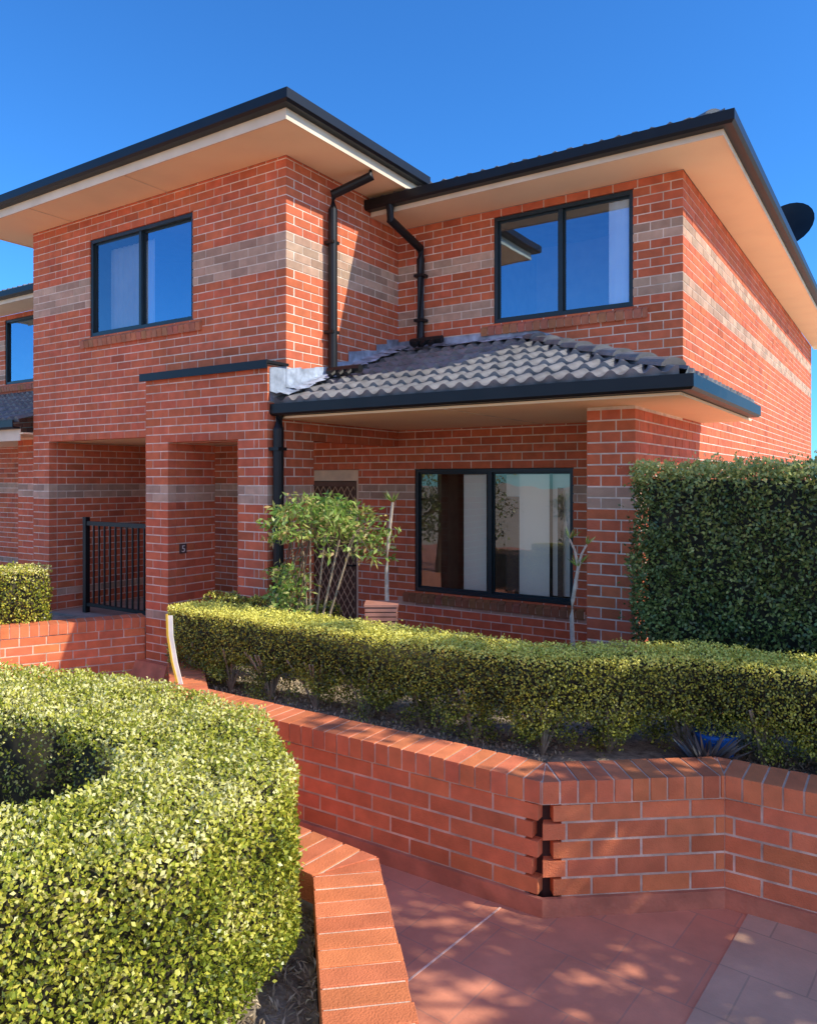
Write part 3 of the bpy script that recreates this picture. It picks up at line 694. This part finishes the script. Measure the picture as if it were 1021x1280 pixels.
x,y=W(-1.63,5.15); r=empty('boundary_board','narrow white board with yellow edge standing at the left end of the long hedge','board',(x,y,.6))
def plank(mb,pts,d,w0,w1,m=0):
    for (l0,za),(l1,zb) in zip(pts[:-1],pts[1:]):
        A=[W(l0+w0,d),W(l0+w1,d),W(l0+w1,d+.012),W(l0+w0,d+.012)];B=[W(l1+w0,d),W(l1+w1,d),W(l1+w1,d+.012),W(l1+w0,d+.012)]
        mb.add([(*p,za) for p in A]+[(*p,zb) for p in B],[(0,1,2,3),(4,5,6,7),(0,1,5,4),(1,2,6,5),(2,3,7,6),(3,0,4,7)],m)
bp=[(-1.53,.66),(-1.565,.80),(-1.595,.98),(-1.60,1.12)]
mb=MB(); plank(mb,bp,5.10,-.010,.018); mb.build('board',M_white,r)
mb=MB(); plank(mb,[(a,b+.01) for a,b in bp],5.095,-.024,-.011); mb.build('edge_strip',M_yellow,r)
r=empty('railing','black metal railing with vertical bars at the front of the carport','railing',(-7.5,5.6,.42))
mb=MB(); mb.box(-8.39,-8.33,5.57,5.63,.42,1.58); mb.build('post',M_black,r)
mb=MB(); mb.box(-8.33,-6.66,5.58,5.62,1.48,1.53); mb.build('rail',M_black,r)
mb=MB(); mb.box(-8.33,-6.66,5.58,5.62,.50,.54); mb.build('rail',M_black,r)
for i in range(15):
    mb=MB(); xx=-8.22+i*.105; mb.box(xx,xx+.018,5.591,5.609,.54,1.48); mb.build('bar',M_black,r)
x,y=W(-.24,5.6); r=empty('letterbox','small slatted terracotta letterbox behind the hedge near the front door','letterbox',(x,y,.5)); mb=MB()
d0=Vector(W(-.31,5.6));d1=Vector(W(-.09,5.6));nn=(d1-d0).normalized(); n2=Vector((nn.y,-nn.x))
def slab(mb,e,z0,z1,m=0): mb.prism([tuple(d0-nn*e+n2*e),tuple(d1+nn*e+n2*e),tuple(d1+nn*e-n2*(.2+e)),tuple(d0-nn*e-n2*(.2+e))],z0,z1,m)
slab(mb,0,.5,1.09); mb.build('body',M_screen,r)
mb=MB()
for i in range(5): slab(mb,.010,.925+i*.034,.950+i*.034)
slab(mb,.016,1.095,1.112); mb.build('slats',M_terra,r)
cx,cy,cz=-1.66,14.0,6.20
r=empty('satellite_dish','dark satellite dish on a pole at the right edge of the roof','satellite dish',(cx,cy,5.2))
mb=MB(); fd=Vector((-.15,-1,.45)).normalized(); sx=fd.cross(Vector((0,0,1))).normalized(); sy=sx.cross(fd); vs=[];fs=[]
for i in range(7):
    rr=.42*i/6
    for k in range(24):
        t=k*math.pi/12; vs.append(Vector((cx,cy,cz))+sx*rr*math.cos(t)+sy*rr*math.sin(t)*1.05+fd*(.10*(i/6)**2))
for i in range(6):
    for k in range(24): fs.append((i*24+k,i*24+(k+1)%24,(i+1)*24+(k+1)%24,(i+1)*24+k))
mb.add(vs,fs); mb.build('reflector',M_black,r,smooth=True,fixn=False)
c=Vector((cx,cy,cz)); mb=MB(); mb.tube([c-fd*.02,c-fd*.12+Vector((0,0,-.25)),(cx+.0,cy-.6,5.45),(cx+.0,cy-.6,5.1)],.04,8); mb.build('mast',M_black,r)
mb=MB(); mb.tube([c-sy*.40+fd*.1,c-sy*.72+fd*.50],.025,6); mb.tube([c-sy*.70+fd*.46,c-sy*.68+fd*.60],.06,8); mb.build('feed_arm',M_black,r)
n=5000; P=np.zeros((n,3))
for i in range(n):
    l=random.uniform(-.9,-.12); d=random.uniform(1.25,2.8); P[i]=(*W(l,d),.472+random.uniform(0,.012))
V=leaf_arrays(P,np.tile((0,0,1.),(n,1)),.04,.007,up=-.1,spread=.5); V[:,2]=np.clip(V[:,2],.472,.50)
o=leaf_obj('mulch',V,M_chip,None); tag(o,'dry straw coloured mulch on the soil under the foreground hedge','mulch','stuff')
n=9000; P=np.stack([rng.uniform(-4.5,1.5,n),np.zeros(n),np.full(n,.503)],1); P[:,1]=np.where(P[:,0]<-1.4,rng.uniform(3.5,4.5,n),rng.uniform(4.0,5.0,n)); P=P[(P[:,0]<-1.6)|(P[:,0]>-.9)]
V=leaf_arrays(P,np.tile((0,0,1.),(len(P),1)),.035,.012,up=-.1,spread=.5); V[:,2]=np.clip(V[:,2],.502,.53)
o=leaf_obj('leaf_litter',V,M_chip,None); tag(o,'dry fallen leaves and chips on the garden soil behind the wall','leaf litter','stuff')
def tree(root,tx,ty,C,trunk_top,nleaf,sg,ll):
    mb=MB(); mb.tube([(tx,ty,0),(tx+.05,ty,trunk_top*.5),(tx,ty+.05,trunk_top)],[.12,.09,.05],10); mb.build('trunk',M_stem,root)
    P=[]
    for c in C:
        for j in range(nleaf): P.append((c[0]+random.gauss(0,sg),c[1]+random.gauss(0,sg),c[2]+random.gauss(0,sg*.75)))
    P=np.array(P); V=leaf_arrays(P,np.tile((0,0,1.),(len(P),1)),ll,ll*.55,up=0); leaf_obj('crown',V,M_tall,root)
    mb=MB()
    for c in C[::9]: mb.tube([(tx,ty,trunk_top*.6),((tx+c[0])/2,(ty+c[1])/2,(trunk_top*.7+c[2])/2),c],[.03,.02,.008],5)
    mb.build('branches',M_stem,root)
tx,ty=W(4.9,1.9); r=empty('tree','leafy tree standing just right of the view that shades the paving','tree',(tx,ty,0))
C=[]
for i in range(340):
    l=random.gauss(0,.35); d=random.uniform(-2.1,2.7); z=random.uniform(1.9,4.15) if d<.4 else random.uniform(2.4,4.9); q=W(4.8+l,2.0+d)
    C.append((*q,z))
tree(r,tx,ty,C,3.2,75,.08,.10)
tx,ty=-8.6,.2; r=empty('tree','small leafy garden tree reflected in the lower window','tree',(tx,ty,0))
C=[(tx+random.gauss(0,.7),ty+random.gauss(0,.7),random.uniform(.8,3.4)) for i in range(120)]
tree(r,tx,ty,C,2.4,45,.16,.09)
# ---------------------------------------------------------------- light, sky, camera
s=Vector((1,.23,.80)).normalized(); el=math.asin(s.z); rot=math.atan2(s.x,s.y)
w=bpy.data.worlds.new('World'); scene.world=w; w.use_nodes=True; nt=w.node_tree; N=nt.nodes; LK=nt.links; bg=N['Background']
sky=N.new('ShaderNodeTexSky'); sky.sky_type='NISHITA'; sky.sun_disc=False; sky.sun_elevation=el; sky.sun_rotation=rot
sky.air_density=1.0; sky.dust_density=.2; sky.ozone_density=3.0; sky.altitude=200
tint=N.new('ShaderNodeVectorMath'); tint.operation='MULTIPLY'; tint.inputs[1].default_value=(.42,1.12,1.85); LK.new(sky.outputs[0],tint.inputs[0])
# warm cloud-like glow added behind the camera to brighten the shaded front walls
tc=N.new('ShaderNodeTexCoord'); dp=N.new('ShaderNodeVectorMath'); dp.operation='DOT_PRODUCT'; dp.inputs[1].default_value=tuple(Vector((.6,-.65,.45)).normalized())
LK.new(tc.outputs['Generated'],dp.inputs[0])
mr=N.new('ShaderNodeMapRange'); mr.interpolation_type='SMOOTHSTEP'; mr.inputs[1].default_value=.6; mr.inputs[2].default_value=.95; LK.new(dp.outputs['Value'],mr.inputs[0])
cl=N.new('ShaderNodeTexNoise'); cl.inputs['Scale'].default_value=3; cl.inputs['Detail'].default_value=6; LK.new(tc.outputs['Generated'],cl.inputs['Vector'])
ml=N.new('ShaderNodeMath'); ml.operation='MULTIPLY'; LK.new(mr.outputs[0],ml.inputs[0]); LK.new(cl.outputs['Fac'],ml.inputs[1])
sc=N.new('ShaderNodeVectorMath'); sc.operation='SCALE'; sc.inputs[0].default_value=(8.0,5.1,3.0); LK.new(ml.outputs[0],sc.inputs['Scale'])
ad=N.new('ShaderNodeVectorMath'); ad.operation='ADD'; LK.new(tint.outputs[0],ad.inputs[0]); LK.new(sc.outputs[0],ad.inputs[1])
LK.new(ad.outputs[0],bg.inputs[0]); bg.inputs[1].default_value=.135
ld=bpy.data.lights.new('Sun','SUN'); ld.energy=5; ld.angle=math.radians(.5); ld.color=(1,.92,.77)
lo=bpy.data.objects.new('Sun',ld); COL.objects.link(lo); lo.rotation_euler=s.to_track_quat('Z','Y').to_euler(); lo.location=(5,0,12)
cd=bpy.data.cameras.new('Camera'); cam=bpy.data.objects.new('Camera',cd); COL.objects.link(cam); scene.camera=cam
cam.location=(0,0,EYE); cam.rotation_euler=(math.pi/2,0,math.atan2(.5484,.8362)); cd.lens=F/1280*36; cd.sensor_width=36; cd.shift_y=-40/1280; cd.clip_end=1000; cd.clip_start=.05
scene.view_settings.view_transform='Standard'; scene.view_settings.look='None'; scene.view_settings.exposure=0
